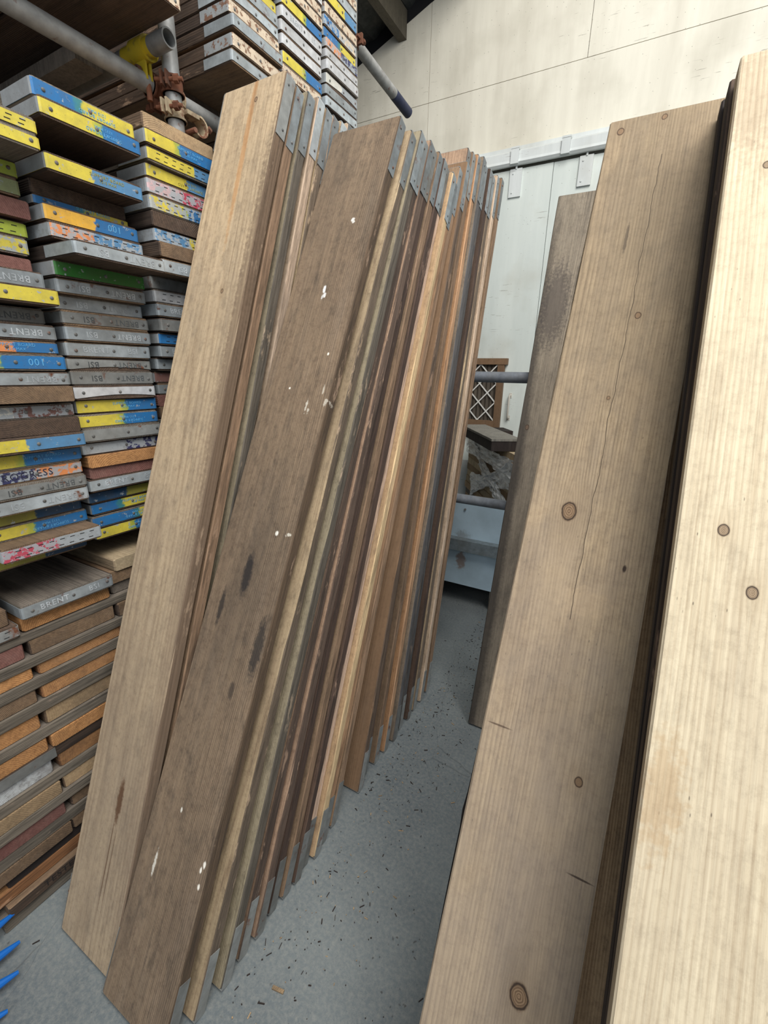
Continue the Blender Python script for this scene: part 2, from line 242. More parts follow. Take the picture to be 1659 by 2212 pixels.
# ------------------------------------------------------------------ object helpers
def link(name, me, mats, parent=None, mat4=None):
    o = bpy.data.objects.new(name, me); COL.objects.link(o)
    for m in (mats if isinstance(mats, (list, tuple)) else [mats]):
        if len(me.materials) < (len(mats) if isinstance(mats, (list, tuple)) else 1): me.materials.append(m)
    if parent is not None: o.parent = parent
    if mat4 is not None: o.matrix_local = mat4
    return o
def tag(o, label, cat, group=None, kind=None):
    o['label'] = label; o['category'] = cat
    if group: o['group'] = group
    if kind: o['kind'] = kind
    return o
def struct(o): o['kind'] = 'structure'; return o
def empty(name, loc=(0, 0, 0), rz=0):
    o = bpy.data.objects.new(name, None); COL.objects.link(o); o.location = loc; o.rotation_euler = (0, 0, rz); o.empty_display_size = .05; return o
class MB:
    def __init__(s): s.v = []; s.f = []; s.mi = []
    def box(s, a, b, mi=0, M4=None):
        n = len(s.v); (x0, y0, z0), (x1, y1, z1) = a, b
        P = [(x0, y0, z0), (x1, y0, z0), (x1, y1, z0), (x0, y1, z0), (x0, y0, z1), (x1, y0, z1), (x1, y1, z1), (x0, y1, z1)]
        if M4: P = [tuple(M4 @ Vector(p)) for p in P]
        s.v += P
        for f in ((0, 3, 2, 1), (4, 5, 6, 7), (0, 1, 5, 4), (1, 2, 6, 5), (2, 3, 7, 6), (3, 0, 4, 7)): s.f.append(tuple(n + i for i in f)); s.mi.append(mi)
        return s
    def loft(s, rings, mi=0, cap=True, close=True):
        n = len(s.v); k = len(rings[0])
        for r in rings: s.v += [tuple(p) for p in r]
        for i in range(len(rings) - 1):
            for j in range(k if close else k - 1):
                a = n + i * k + j; b_ = n + i * k + (j + 1) % k; s.f.append((a, b_, b_ + k, a + k)); s.mi.append(mi)
        if cap:
            s.f.append(tuple(n + j for j in reversed(range(k)))); s.mi.append(mi)
            m = n + (len(rings) - 1) * k; s.f.append(tuple(m + j for j in range(k))); s.mi.append(mi)
        return s
    def tube(s, pts, r, seg=14, mi=0, cap=True):
        pts = [Vector(p) for p in pts]; rings = []
        up = None
        for i, p in enumerate(pts):
            d = (pts[min(i + 1, len(pts) - 1)] - pts[max(i - 1, 0)]).normalized()
            if up is None: up = d.orthogonal().normalized()
            up = (up - d * up.dot(d)).normalized(); w = d.cross(up); rr = r[i] if isinstance(r, (list, tuple)) else r
            rings.append([p + up * (math.cos(a) * rr) + w * (math.sin(a) * rr) for a in [2 * math.pi * j / seg for j in range(seg)]])
        return s.loft(rings, mi, cap)
    def hollow(s, p0, p1, ro, ri, seg=24, mi=0):
        p0 = Vector(p0); p1 = Vector(p1); d = (p1 - p0).normalized(); up = d.orthogonal().normalized(); w = d.cross(up)
        def rg(p, r): return [p + up * (math.cos(a) * r) + w * (math.sin(a) * r) for a in [2 * math.pi * j / seg for j in range(seg)]]
        return s.loft([rg(p0, ri), rg(p0, ro), rg(p1, ro), rg(p1, ri), rg(p0, ri)], mi, cap=False)
    def me(s, name, mats=(), smooth=False):
        m = bpy.data.meshes.new(name); m.from_pydata([tuple(p) for p in s.v], [], s.f); m.update()
        for x in mats: m.materials.append(x)
        m.polygons.foreach_set('material_index', s.mi)
        if smooth: m.shade_smooth(); m.set_sharp_from_angle(angle=math.radians(35))
        return m
    def obj(s, name, mats, parent=None, smooth=False, mat4=None):
        mats = mats if isinstance(mats, (list, tuple)) else [mats]
        return link(name, s.me(name, mats, smooth), [], parent, mat4)

def board_mesh(w, t, L, seed, nseg=14, wear=.0007, c=.0028, endc=.003, bow=0.0):
    rnd = random.Random(seed); rings = []
    zs = [0, endc] + [endc + (L - 2 * endc) * i / nseg for i in range(1, nseg)] + [L - endc, L]
    ph = rnd.random() * 9
    for z in zs:
        e = endc if z in (0, L) else 0
        ox = bow * math.sin(math.pi * z / L); r = []
        base = [(e + c, 0), (w - e - c, 0), (w - e, c), (w - e, t - c), (w - e - c, t), (e + c, t), (e, t - c), (e, c)]
        for j, (x, y) in enumerate(base):
            k = wear * (2.2 if rnd.random() < .08 else 1)
            nx = mnoise.noise(Vector((j * 1.7 + ph, z * 3, seed * .37))) * k * 1.6
            r.append((x + (nx if x > w / 2 else -nx) * .8 + ox, y + (mnoise.noise(Vector((j * 2.3, z * 4, seed + 5.1))) * k * .5 if 0 < y < t else 0), z))
        rings.append(r)
    return MB().loft(rings)

_tx = {}
def text_mesh(body, size, mat, key):
    k = (body, size, key)
    if k in _tx: return _tx[k]
    cu = bpy.data.curves.new('lettering', 'FONT'); cu.body = body; cu.size = size; cu.align_x = 'CENTER'; cu.align_y = 'CENTER'; cu.extrude = .0004; cu.resolution_u = 2; cu.space_character = 1.12
    o = bpy.data.objects.new('tmp', cu); COL.objects.link(o); dg = bpy.context.evaluated_depsgraph_get(); dg.update()
    me = bpy.data.meshes.new_from_object(o.evaluated_get(dg)); bpy.data.objects.remove(o); me.materials.clear(); me.materials.append(mat); me.name = 'lettering'
    _tx[k] = me; return me
_rv = {}
def rivet_mesh(r, mat):
    k = (r, mat.name)
    if k not in _rv:
        mb = MB(); rr = [[(math.cos(a) * q, math.sin(a) * q, h) for a in [2 * math.pi * j / 10 for j in range(10)]] for q, h in ((r, 0), (r, .0008), (r * .7, .0018), (r * .25, .0022))]
        mb.loft(rr); _rv[k] = mb.me('rivet', [mat], True)
    return _rv[k]

def end_band(parent, w, t, L, mat, leg=.05, slots=False, texts=(), rivets=(), ymar=.0035, at_end=True, legriv=False, bent=0.0, rivmat=None):
    """Steel nail plate wrapped round one end of a board."""
    th = .0013; y0, y1 = ymar, t - ymar; r = .005; g = .0006
    out = [(-g - th, L - leg), (-g - th, L - r), (-g - th + r * .35, L + g + th - r * .35), (r - g, L + g + th)]
    out = out + [(w * k, L + g + th) for k in (.15, .3, .45, .6, .75, .87)] + [(w - a, b) for a, b in reversed(out)]
    inn = [(-g, L - leg), (-g, L - r), (-g + r * .35, L + g - r * .35), (r, L + g)]
    inn = inn + [(w * k, L + g) for k in (.15, .3, .45, .6, .75, .87)] + [(w - a, b) for a, b in reversed(inn)]
    rings = []
    for i, ((ox, oz), (ix, iz)) in enumerate(zip(out, inn)):
        yb = y0 + (bent * math.sin(math.pi * (ox / w - .05)) if 0 < ox < w and bent else 0)
        yt = y1 + (mnoise.noise(Vector((i * .8, w * 50, parent.get('seed', 0) * 1.3))) * .0012)
        rings.append([(ox, yb, oz), (ox, yt, oz), (ix, yt, iz), (ix, yb, iz)])
    mb = MB().loft(rings)
    if slots:
        zt = L + g + th
        for i in range(8):
            for yy in (y0 + .0065, y1 - .0065):
                x = w * (.10 + .107 * i) + (.004 if yy > t / 2 else 0); mb.box((x, yy - .0009, zt - .0006), (x + .011, yy + .0009, zt + .0003), 1)
    band = mb.obj('end_band', [mat, M_SLOT], parent)
    zt = L + g + th
    for (x, y) in rivets:
        link('rivet', rivet_mesh(.0042, rivmat or M_SCREW), [], band, Matrix.Translation((x, y, zt)))
    if legriv:
        for zz in (.028, leg - .022):
            M4 = Matrix.Translation((w + g + th, t * (.35 if zz < .05 else .6), L - zz)) @ Matrix.Rotation(math.pi / 2, 4, 'Y')
            link('rivet', rivet_mesh(.0034, M_SCREW), [], band, M4)
    for (body, size, x, y, flip, mt, key) in texts:
        M4 = Matrix.Translation((x, y, zt + .0002))
        if flip: M4 = M4 @ Matrix.Rotation(math.pi, 4, 'Z')
        link('lettering', text_mesh(body, size, mt, key), [], band, M4)
    return band

ORD = ['first', 'second', 'third', 'fourth', 'fifth', 'sixth', 'seventh', 'eighth', 'ninth', 'tenth', 'eleventh', 'twelfth', 'thirteenth', 'fourteenth', 'fifteenth', 'sixteenth', 'seventeenth', 'eighteenth', 'nineteenth', 'twentieth',
       'twenty-first', 'twenty-second', 'twenty-third', 'twenty-fourth', 'twenty-fifth', 'twenty-sixth', 'twenty-seventh', 'twenty-eighth', 'twenty-ninth', 'thirtieth', 'thirty-first', 'thirty-second']
PN = {'Y': 'yellow', 'B': 'blue', 'G': 'grey', 'R': 'red', 'P': 'pinkish', 'GR': 'green', 'C': 'rust-flecked cream', 'O': 'orange', 'N': 'navy', 'YG': 'lime', 'GG': 'olive grey', 'OY': 'amber', 'W': 'white', 'DB': 'dark blue', 'LB': 'pale blue', 'DY': 'dull yellow', 'DR': 'dull red', 'WB': 'brown'}

# ------------------------------------------------------------------ the building
# floor
def floor_mat():
    b = NB('dusty_concrete'); p = b.obj
    n = b.noise(p, 2.2, 5, .6); f = b.noise(p, 90, 4, .7); s_ = b.noise(p, 380, 2)
    col = b.mix(b.step(n, .3, .72), srgb(118, 125, 126), srgb(84, 92, 97))
    col = b.mix(b.math('MULTIPLY', b.step(f, .4, .75), .3), col, srgb(176, 172, 160))
    col = b.mix(b.math('MULTIPLY', b.step(s_, .62, .72), .5), col, srgb(70, 74, 76))
    d = b.vor(b.vmath('ADD', p, b.mul(b.noisec(p, 30), (.03, .03, 0))), 42); dm = b.math('MULTIPLY', b.math('SUBTRACT', 1.0, b.step(d, .08, .15)), b.step(b.noise(p, 5, 3), .48, .6))
    col = b.mix(b.math('MULTIPLY', dm, .7), col, srgb(52, 48, 46))
    ck = b.vor(b.vmath('ADD', p, b.mul(b.noisec(p, 4), (.12, .12, 0))), 1.1, 'DISTANCE_TO_EDGE')
    col = b.mix(b.math('MULTIPLY', b.math('SUBTRACT', 1.0, b.step(ck, .0004, .0012)), .35), col, srgb(58, 58, 60))
    b.bump(b.math('ADD', f, s_), .25, .002)
    return b.fin(col, .82)
struct(MB().box((-5, -4, -.12), (4, 4.2, 0)).obj('floor', floor_mat()))
def wall_mat(name, a, c, green=0):
    b = NB(name); p = b.obj
    v = b.noise(b.mul(p, (1, 1, .12)), 7, 5, .62); n = b.noise(p, 3, 4); f = b.noise(b.mul(p, (1, 1, .4)), 60, 4, .7)
    col = b.mix(b.step(v, .35, .7), srgb(*a), srgb(*c)); col = b.mix(b.math('MULTIPLY', b.step(n, .5, .75), .35), col, srgb(172, 166, 148))
    ch = b.noise(b.mul(p, (.14, 1, 2.2)), 55, 3, .6); cm = b.math('MULTIPLY', b.step(ch, .66, .68), b.step(b.noise(p, 2.6, 3), .52, .6))
    col = b.mix(b.math('MULTIPLY', cm, .6), col, srgb(110, 102, 90))
    sp = b.vor(p, 26); col = b.mix(b.math('MULTIPLY', b.math('SUBTRACT', 1.0, b.step(sp, .05, .08)), .5), col, srgb(80, 76, 68))
    b.bump(b.math('ADD', f, v), .2, .002)
    return b.fin(col, .7)
M_WALL = wall_mat('painted_plywood', (226, 221, 205), (208, 202, 186)); M_DOOR = wall_mat('painted_door', (214, 220, 214), (200, 207, 202)); M_TRIM = wall_mat('painted_trim', (214, 218, 216), (196, 200, 198))
rz = lambda x: 4.10 + .348 * (x + 2.30)
mb = MB()
def sheet(x0, x1, z0, z1=None):
    z1a, z1b = (z1, z1) if z1 else (rz(x0), rz(x1)); n = len(mb.v)
    g = .0018
    mb.v.extend([(x0 + g, 4.06, z0 + g), (x1 - g, 4.06, z0 + g), (x1 - g, 4.06, z1b - g), (x0 + g, 4.06, z1a - g), (x0 + g, 4.075, z0 + g), (x1 - g, 4.075, z0 + g), (x1 - g, 4.075, z1b - g), (x0 + g, 4.075, z1a - g)])
    for f in ((0, 1, 2, 3), (1, 5, 6, 2), (5, 4, 7, 6), (4, 0, 3, 7), (3, 2, 6, 7), (4, 5, 1, 0)): mb.f.append(tuple(n + i for i in f)); mb.mi.append(0)
mb.box((-4.1, 4.078, 0), (4, 4.2, 5.9), 1)
for x0, x1 in ((-4.1, -3.1), (-3.1, -1.9), (-1.9, -.7), (-.7, .5), (.5, 1.7), (1.7, 2.9)):
    sheet(x0, x1, 3.60)
for x0, x1 in ((-4.1, -1.9), (-1.9, .5), (.5, 2.9)): sheet(x0, x1, 2.38, 3.60)
sheet(-4.1, -1.9, 0, 2.38); sheet(-1.9, .5, 0, 2.38); sheet(.5, 2.9, 0, 2.38)
struct(mb.obj('wall_back', [M_WALL, M_SLOT]))
struct(MB().box((-4.2, -4, 0), (-4.05, 4.2, 3.6)).obj('wall_left', wood('dark_cladding', (66, 60, 52), (44, 40, 36))))
mb = MB(); n = 0
x = -4.2; rings = []
M_ROOF = metal('roof_sheet', (74, 76, 74), .6, .5, 0, .3)
k = 0
while x < -1.0:
    h = .018 if (k // 2) % 2 else 0
    for y in (-1.5, 4.2): mb.v.append((x, y, rz(x) + .10 + h))
    x += .04; k += 1
for i in range(k - 1): mb.f.append((2 * i, 2 * i + 1, 2 * i + 3, 2 * i + 2)); mb.mi.append(0)
rf = mb.obj('ceiling', M_ROOF); md = rf.modifiers.new('s', 'SOLIDIFY'); md.thickness = .01; struct(rf)
M_BEAM = wood('roof_timber', (118, 112, 98), (80, 76, 68), (60, 58, 54))
for i, xx in enumerate((-3.35, -2.73, -2.15, -1.5)):
    MB().box((xx - .035, -1.5, rz(xx) - .09), (xx + .035, 4.058, rz(xx) + .095)).obj('trim_%d' % (i + 1), M_BEAM)['kind'] = 'structure'
# ------------------------------------------------------------------ sliding door on the back wall
DY = 3.975
mb = MB().box((-1.75, DY, .05), (-.832, DY + .04, 2.985)); mb.box((-.828, DY + .003, .05), (.35, DY + .043, 2.985))
d1 = struct(mb.obj('door_1', M_DOOR))
h = MB(); h.tube([(-.978, DY, 1.325), (-.978, DY - .035, 1.325), (-.978, DY - .045, 1.31), (-.978, DY - .045, 1.15), (-.978, DY - .035, 1.135), (-.978, DY, 1.135)], .008)
h.box((-.99, DY - .004, 1.305), (-.966, DY, 1.345)); h.box((-.99, DY - .004, 1.115), (-.966, DY, 1.155)); h.obj('door_handle', wall_mat('chipped_white', (228, 226, 218), (150, 140, 124)), d1, True)
for hx in (-1.10, -.605, .2):
    hg = MB().box((hx - .045, DY - .014, 2.80), (hx + .045, DY - .001, 2.985)); hg.tube([(hx, DY - .012, 2.98), (hx, DY - .012, 3.03)], .008)
    for zz in (2.83, 2.955): hg.tube([(hx - .02, DY - .014, zz), (hx - .02, DY - .019, zz)], .006, 8)
    hg.obj('door_hanger', M_TRIM, d1)
struct(MB().box((-2.1, 4.03, 3.085), (.6, 4.059, 3.155)).obj('trim_10', M_TRIM))
tr = MB()
P = [(4.03, 3.10), (3.955, 3.10), (3.935, 3.085), (3.935, 3.035), (3.925, 3.015), (3.94, 3.0), (3.962, 3.0), (3.962, 3.008), (3.948, 3.012), (3.948, 3.085), (4.03, 3.088)]
tr.loft([[(-2.1, a, b) for a, b in P], [(.6, a, b) for a, b in P]]); struct(tr.obj('trim_11', M_TRIM))
for bx in (-1.11, -.75, -.3, .15, -1.6):
    bk = MB().box((bx - .029, 3.918, 3.005), (bx + .029, 3.932, 3.10)); bk.box((bx - .03, 3.918, 3.098), (bx + .03, 4.03, 3.112)); bk.tube([(bx, 3.98, 3.112), (bx, 3.98, 3.124)], .012, 6)
    o = bk.obj('trim_%d' % (12 + int(round((bx + 1.6) * 10))), M_TRIM); struct(o)

# ------------------------------------------------------------------ rack boards
def look(st):
    if st[0] == 'w': return WOODLOOK[st[1]] + ' with bare end'
    a, b = st[1], st[2]
    s = 'board with ' + (PN[a] if a == b else PN[a] + ' and ' + PN[b]) + (' slotted' if 's' in st[3] else '') + ' plate'
    return s
WOODLOOK = dict(tan='fair timber board', brown='brown timber board', grey='grey weathered board', dark='dark brown board', orange='orange-brown board', cream='cream timber board', red='dull red stained board', white='flaking white painted board', black_and_shade='blackened board', end='fresh orange-grained board')
def rack_board(y0, w, zt, t, off, st, label, group, seed, L=2.4, xr=-1.285):
    """st: ('w', wood) or ('p', colour, colour, flags, texts)"""
    xf = xr + off; bw = WOODS[st[1]] if st[0] == 'w' else random.Random(seed).choice([M_MID, M_GREYW, M_DARK, M_DARK])  # plated boards get mostly dark wood, imitating shade under the shelves
    Bm = board_mesh(w, t, L, seed, 8)
    M4 = Matrix(((0, 0, 1, xf - L), (1, 0, 0, y0), (0, 1, 0, zt - t), (0, 0, 0, 1)))
    rr = random.Random(seed); M4 = M4 @ Matrix.Rotation((rr.random() - .5) * .0016, 4, 'Y')
    o = Bm.obj('scaffold_board', bw, None, False, M4); o['seed'] = seed
    tag(o, label, 'scaffold board', group)
    if st[0] == 'p':
        a, b, fl = st[1], st[2], st[3]; f = 'f' in fl
        if a == b == 'G': mt = M_GALVB if 'b' in fl else (M_GALVD if 'd' in fl else M_GALV)
        else: mt = paint(a, b, .38 + .25 * rr.random(), (.52 if a == 'C' else .30 + (.4 if 'h' in fl else 0)), 'WB' if a == 'C' else 'G')
        y = t / 2; tx = []
        lm = M_LET if not 'd' in fl else M_LETD
        for c in st[4]:
            if c == 'brent': tx += [('BRENT', .021, w * (.72 if f else .33), y, f, lm, lm.name)]
            if c == 'bsi': tx += [('BSI', .021, w * (.28 if f else .77), y, f, lm, lm.name)]
            if c == 'sup':
                q = (M_LETB if b == 'B' or a == 'B' else M_LETY)
                tx += [('SUPPORT BOARD', .0098, w * .60, y + (-.0048 if f else .0048), f, q, q.name), ('1215 MAX', .0088, w * .60, y - (-.0048 if f else .0048), f, q, q.name)]
            if c == '001': tx += [('001', .022, w * .72, y, f, M_LETB, M_LETB.name)]
            if c == 'prog': tx += [('PROGRESS', .024, w * .42, y, False, M_LETDK, 'ink')]
        riv = [] if ('s' in fl or 'n' in fl) else [(w * .10, y + (rr.random() - .5) * .006), (w * .53, y), (w * .93, y + (rr.random() - .5) * .006)]
        end_band(o, w, t, L, mt, .125, 's' in fl, tx, riv, ymar=.0028 + .002 * rr.random(), bent=.007 if 'k' in fl else 0)
    return o
P_ = lambda a, b='', f='', t=(): ('p', a, b or a, f, t)
w_ = lambda k: ('w', k)
BB = ('brent', 'bsi'); SUP = ('sup',)
C0 = [(0.076, 1.9963), (0.079, 1.9648), (-0.03, 1.9361), (-0.027, 1.9022), (-0.012, 1.8573), (-0.03, 1.8149), (-0.03, 1.7826), (-0.03, 1.7394), (-0.01, 1.7113), (0.034, 1.6729), (-0.022, 1.6309), (0.0, 1.5944), (0.002, 1.556), (0.015, 1.5256), (0.017, 1.4861), (0.037, 1.453), (0.009, 1.4106), (0.028, 1.3769), (0.037, 1.339), (0.008, 1.2998), (0.008, 1.2621), (0.017, 1.227), (0.012, 1.1931), (-0.022, 1.1543), (-0.02, 1.122), (0.04, 1.0858), (-0.025, 1.0493)]
S0 = [P_('OY', 'Y', 's'), P_('Y'), P_('YG'), P_('GG', '', 'n'), w_('red'), P_('YG', '', 's'), P_('Y', 'Y', 'h'), w_('red'), P_('G', '', 'f', BB), P_('Y'), P_('G', '', 'fd', BB), P_('G', '', 'f', BB), P_('O', 'B', '', SUP), P_('Y', 'B', '', ('001',)), P_('G', '', 'f', BB),
      w_('brown'), P_('W', 'DR', 'h'), w_('dark'), P_('Y', 'LB'), P_('Y', 'B', '', SUP), P_('N', 'O', 'h', ('prog',)), P_('G', '', 'fd', BB), P_('G', '', 'f', BB), P_('DY', 'DB', 'n'), P_('Y', 'B', 'f', SUP), P_('R', 'G', 'sh'), P_('DY', 'DB', 'n')]
C1 = [(0.049, 2.0879), (0.068, 2.0502), (0.051, 1.9537), (-0.026, 1.9152), (-0.025, 1.884), (0.012, 1.8604), (0.024, 1.8236), (0.11, 1.7763), (0.014, 1.7434), (0.006, 1.7053), (-0.019, 1.6705), (0.005, 1.6339), (0.004, 1.5986), (-0.002, 1.5603), (-0.007, 1.5222), (-0.004, 1.4895), (0.001, 1.4522), (-0.01, 1.4155), (-0.004, 1.377), (0.001, 1.3401), (-0.012, 1.3026), (0.002, 1.2658), (-0.006, 1.2331), (-0.007, 1.2008), (-0.029, 1.1593), (-0.035, 1.1265), (-0.03, 1.0865), (-0.033, 1.0514)]
S1 = [P_('B', 'Y', 'f', SUP), P_('Y', 'B', 'f', SUP), P_('Y', 'LB', '', SUP), w_('dark'), P_('B', 'Y', '', SUP), P_('OY', 'B', '', ('001',)), P_('O', 'LB', 'sh'), P_('G', '', 'f', BB), P_('GR', '', ''), P_('G', '', 'f', BB), P_('G', '', 'f', BB), P_('G', '', 'fd', BB), P_('G', '', 'f', BB), P_('G', '', '', BB),
      P_('G', '', 'fdk', BB), P_('G', '', 'fd', BB), P_('G', '', 'bk'), P_('Y', 'B', '', SUP), P_('Y', 'B', 'f', SUP), P_('G', '', 'd'), P_('G', 'N', 'h'), w_('end'), w_('red'), P_('G', '', '', BB), P_('DB', 'DY', 'n'), P_('B', 'Y', '', SUP), P_('B', 'Y', 'f', SUP), P_('Y', 'B', 'f', SUP)]
C2 = [(0.054, 2.1279), (0.061, 2.092), (0.055, 2.0563), (0.043, 2.0209), (0.044, 1.9855), (0.047, 1.9472), (0.049, 1.9084), (0.044, 1.8707), (0.063, 1.8334), (0.071, 1.7894), (0.01, 1.7527), (0.018, 1.7151), (0.022, 1.6801), (0.025, 1.6396), (0.01, 1.600), (0.005, 1.5657), (-0.015, 1.5298), (-0.03, 1.4887), (-0.03, 1.4536), (-0.03, 1.4192), (-0.03, 1.3838), (-.02, 1.346), (-.01, 1.309), (0, 1.272), (-.01, 1.235), (.01, 1.199), (0, 1.162), (-.02, 1.126), (-.01, 1.089), (0, 1.0514)]
S2 = [w_('tan'), P_('Y', 'B', '', SUP), P_('Y', 'LB', 's'), P_('Y', 'LB', 'f', SUP), P_('P', 'R', 'sh'), P_('Y', 'B', 'sh'), w_('dark'), P_('LB', 'Y', 'sh'), w_('brown'), P_('G', '', 'f', BB), P_('G', '', 'd'), P_('G', '', 'bs'), P_('G', '', '', BB), P_('G', '', 'd'), P_('B', '', 's'), P_('G', '', '', BB), P_('G', '', ''),
      P_('DR', '', 'n'), P_('G', '', ''), w_('red'), w_('brown'), P_('G', '', 'd'), w_('grey'), P_('G', '', '', BB), w_('brown'), P_('Y', 'B', '', SUP), P_('G', '', ''), w_('dark'), P_('G', '', 'f', BB), P_('Y', 'B', '')]
seed = 100
COLS = [('left', .4055, .2265, C0, S0), ('middle', .6495, .228, C1, S1), ('right', .905, .228, C2, S2)]
for cn, y0, w, C, S in COLS:
    for i, ((off, zt), st) in enumerate(zip(C, S)):
        nz = C[i + 1][1] if i + 1 < len(C) else 0
        t = min(.0365, zt - nz - .0008); seed += 1
        yy = y0 + (random.random() - .5) * .006
        if cn == 'left' and off < -.02: yy -= .008
        rack_board(yy, w, zt, t, off, st, '%s, %s from top of %s column, middle shelf' % (look(st), ORD[i], cn), 'scaffold boards stacked on the middle shelf', seed)
# fourth column mostly hidden behind the leaning boards
for i in range(10):
    seed += 1; zt = 2.03 - .0365 * i
    rack_board(1.215, .225, zt, .0358, -.06 + .02 * math.sin(i * 2.1), P_('G', '', random.choice(['', 'd', 'f']), BB), 'grey-plated board, %s from top of the column right of the front rack post' % ORD[i], 'scaffold boards stacked on the middle shelf', seed)
# upper shelf
UP = [('fourth', 1.29, .225, [2.458, 2.496, 2.542, 2.578, 2.614, 2.651, 2.688, 2.726, 2.764, 2.80], [P_('G'), P_('C', '', 'h'), P_('G'), P_('C', '', 'h'), P_('G', '', 'k'), P_('G'), P_('B', 'Y'), P_('G'), P_('C'), P_('G')], [0, .005, .012, 0, .0, 0, -.01, 0, 0, 0]),
      ('fifth', 1.531, .226, [2.533, 2.570, 2.620, 2.656, 2.692, 2.728, 2.764, 2.800, 2.836, 2.872, 2.908], [P_('C', '', 'h'), P_('Y', 'B'), P_('G', '', 'b'), P_('G', '', 'b'), P_('G', '', 'b', BB), P_('Y', 'B'), P_('C', '', 'h'), P_('C', '', 'h'), P_('G', '', 'b'), P_('G'), P_('C')], [0, 0, 0, 0, .005, .005, .01, .008, .01, 0, 0]),
      ('last', 1.787, .225, [2.552, 2.589, 2.626, 2.667, 2.700, 2.733, 2.767, 2.803, 2.842, 2.884, 2.92, 2.957], [P_('G'), P_('G'), P_('W', 'G', 'k'), P_('G', '', 'b'), P_('G', '', 'b'), P_('O', 'N', 'h'), P_('B', 'Y', ''), P_('B', 'C', 'h'), P_('C', '', 'h'), P_('Y', 'LB'), P_('G'), P_('C')], [0, 0, 0, .008, .005, .005, -.005, 0, 0, 0, 0, 0])]
for cn, y0, w, Z, S, OF in UP:
    for i, (zt, st, off) in enumerate(zip(Z, S, OF)):
        pz = Z[i - 1] if i else zt - .0365; t = min(.0365, zt - pz - .0006); seed += 1
        rack_board(y0 + random.random() * .005, w, zt, t, off, st, '%s, %s from bottom of %s column, upper shelf' % (look(st), ORD[i], cn), 'scaffold boards stacked on the upper shelf', seed, xr=-1.288)
for j, y0 in enumerate((.19, .419, .648, .879)):
    for i in range(3):
        seed += 1
        rack_board(y0, .226, 2.478 + .037 * i, .0362, -.004 if not (j == 3) else .0, P_('C', '', 'h') if i == 0 else P_('G'), '%s-plated board, %s from bottom in the %s near column of the upper shelf' % ('cream' if i == 0 else 'grey', ORD[i], ORD[j]), 'scaffold boards stacked on the upper shelf', seed, xr=-1.286)
# lower pile: layers of board ends between boards laid crosswise
B = [0, .042, .083, .124, .16, .20, .24, .283, .318, .36, .396, .44, .475, .516, .552, .598, .636, .674, .708, .741, .772, .815, .841]
KIND = 'LLLLELELELELELELELELEL'
LM = {0: M_GREYW, 1: M_MID, 2: M_ORANGE, 3: M_BLACKW_SHADE, 5: M_GREYW, 7: M_GREYW, 9: M_GREYW, 11: M_DARK, 13: M_GREYW, 15: M_GREYW, 17: M_GREYW, 19: M_GREYW, 21: M_GREYW}
EM = {4: ('brown', 'brown', 'grey'), 6: ('red', 'brown', 'tan'), 8: ('tan', 'tan', 'brown'), 10: ('white', 'orange', 'brown'), 12: ('end', 'end', 'end'), 14: ('end', 'tan', 'brown'), 16: ('brown', 'orange', 'brown'), 18: ('end', 'orange', 'orange'), 20: ('red', 'brown', 'brown')}
for i, kd in enumerate(KIND):
    z0, z1 = B[i], B[i + 1]; t = z1 - z0 - .0012; seed += 1; lv = ORD[i]
    if kd == 'L':
        ys = {0: .217, 1: .235, 2: .15, 3: .252}.get(i, .12 + random.random() * .04); xo = {0: -.004, 1: 0.004, 2: -.012, 3: -.012}.get(i, random.random() * .008 - .004); L = 1.13 - ys
        for k2, xs in enumerate((-1.285, -2.6)):
            M4 = Matrix(((-1, 0, 0, xs + xo), (0, 0, 1, ys), (0, 1, 0, z0), (0, 0, 0, 1)))
            o = board_mesh(.225, t, L, seed + k2 * 77, 8, .0012).obj('scaffold_board', LM[i], None, False, M4)
            nm = {0: 'grey', 1: 'worn brown', 2: 'orange-brown', 3: 'blackened'}.get(i, 'grey-brown')
            tag(o, ('%s board laid crosswise%s, %s layer up in the lower pile' % (nm, ' with stamped letters' if i == 1 else '', lv)) if k2 == 0 else '%s board laid crosswise deep inside the lower pile, %s layer up' % (nm, lv), 'scaffold board', 'boards laid crosswise in the lower pile')
            if i == 1 and k2 == 0:
                M5 = Matrix(((0, 0, -1, -.0006), (0, 1, 0, t / 2), (1, 0, 0, .155), (0, 0, 0, 1)))
                link('lettering', text_mesh('TESTED SC', .027, M_INK, 'ink2'), [], o, M5)
            if i == 11 and k2 == 0:
                MB().box((-.0022, .002, .0), (-.0005, t - .002, .265)).obj('edge_plate', M_GALVD, o)
    else:
        for j, (ya, yb) in enumerate(((.185, .418), (.426, .652), (.657, .884), (.889, 1.115))):
            wd = (EM[i] + (EM[i][2],))[j]; dy = (random.random() - .5) * .012; seed += 1
            xo = random.random() * .012 - .008
            rack_board(ya + dy, yb - ya - .003, z1 - .0008, t - .001, xo, ('w', wd), '%s end, %s layer up, %s from the left in the lower pile' % (WOODLOOK[wd], lv, ORD[j]), 'board ends in the lower pile', seed)
top = [(.19, .222, .877, .035, .004, P_('G', '', 'sd'), 'left'), (.19, .21, .921, .0415, -.006, w_('brown'), 'left'), (.16, .215, .962, .039, -.016, w_('tan'), 'left'), (.16, .232, 1.002, .0385, -.004, w_('tan'), 'left'),
       (.424, .224, .884, .040, -.006, w_('end'), 'middle'), (.4215, .228, .923, .037, .018, P_('G', '', '', BB), 'middle'),
       (.66, .225, .8755, .0335, -.02, w_('grey'), 'right'), (.658, .228, .9135, .037, -.012, w_('brown'), 'right'), (.672, .228, .951, .0365, -.006, w_('cream'), 'right'), (.905, .225, .8785, .036, -.01, w_('brown'), 'far'), (.905, .225, .916, .0365, -.02, w_('grey'), 'far')]
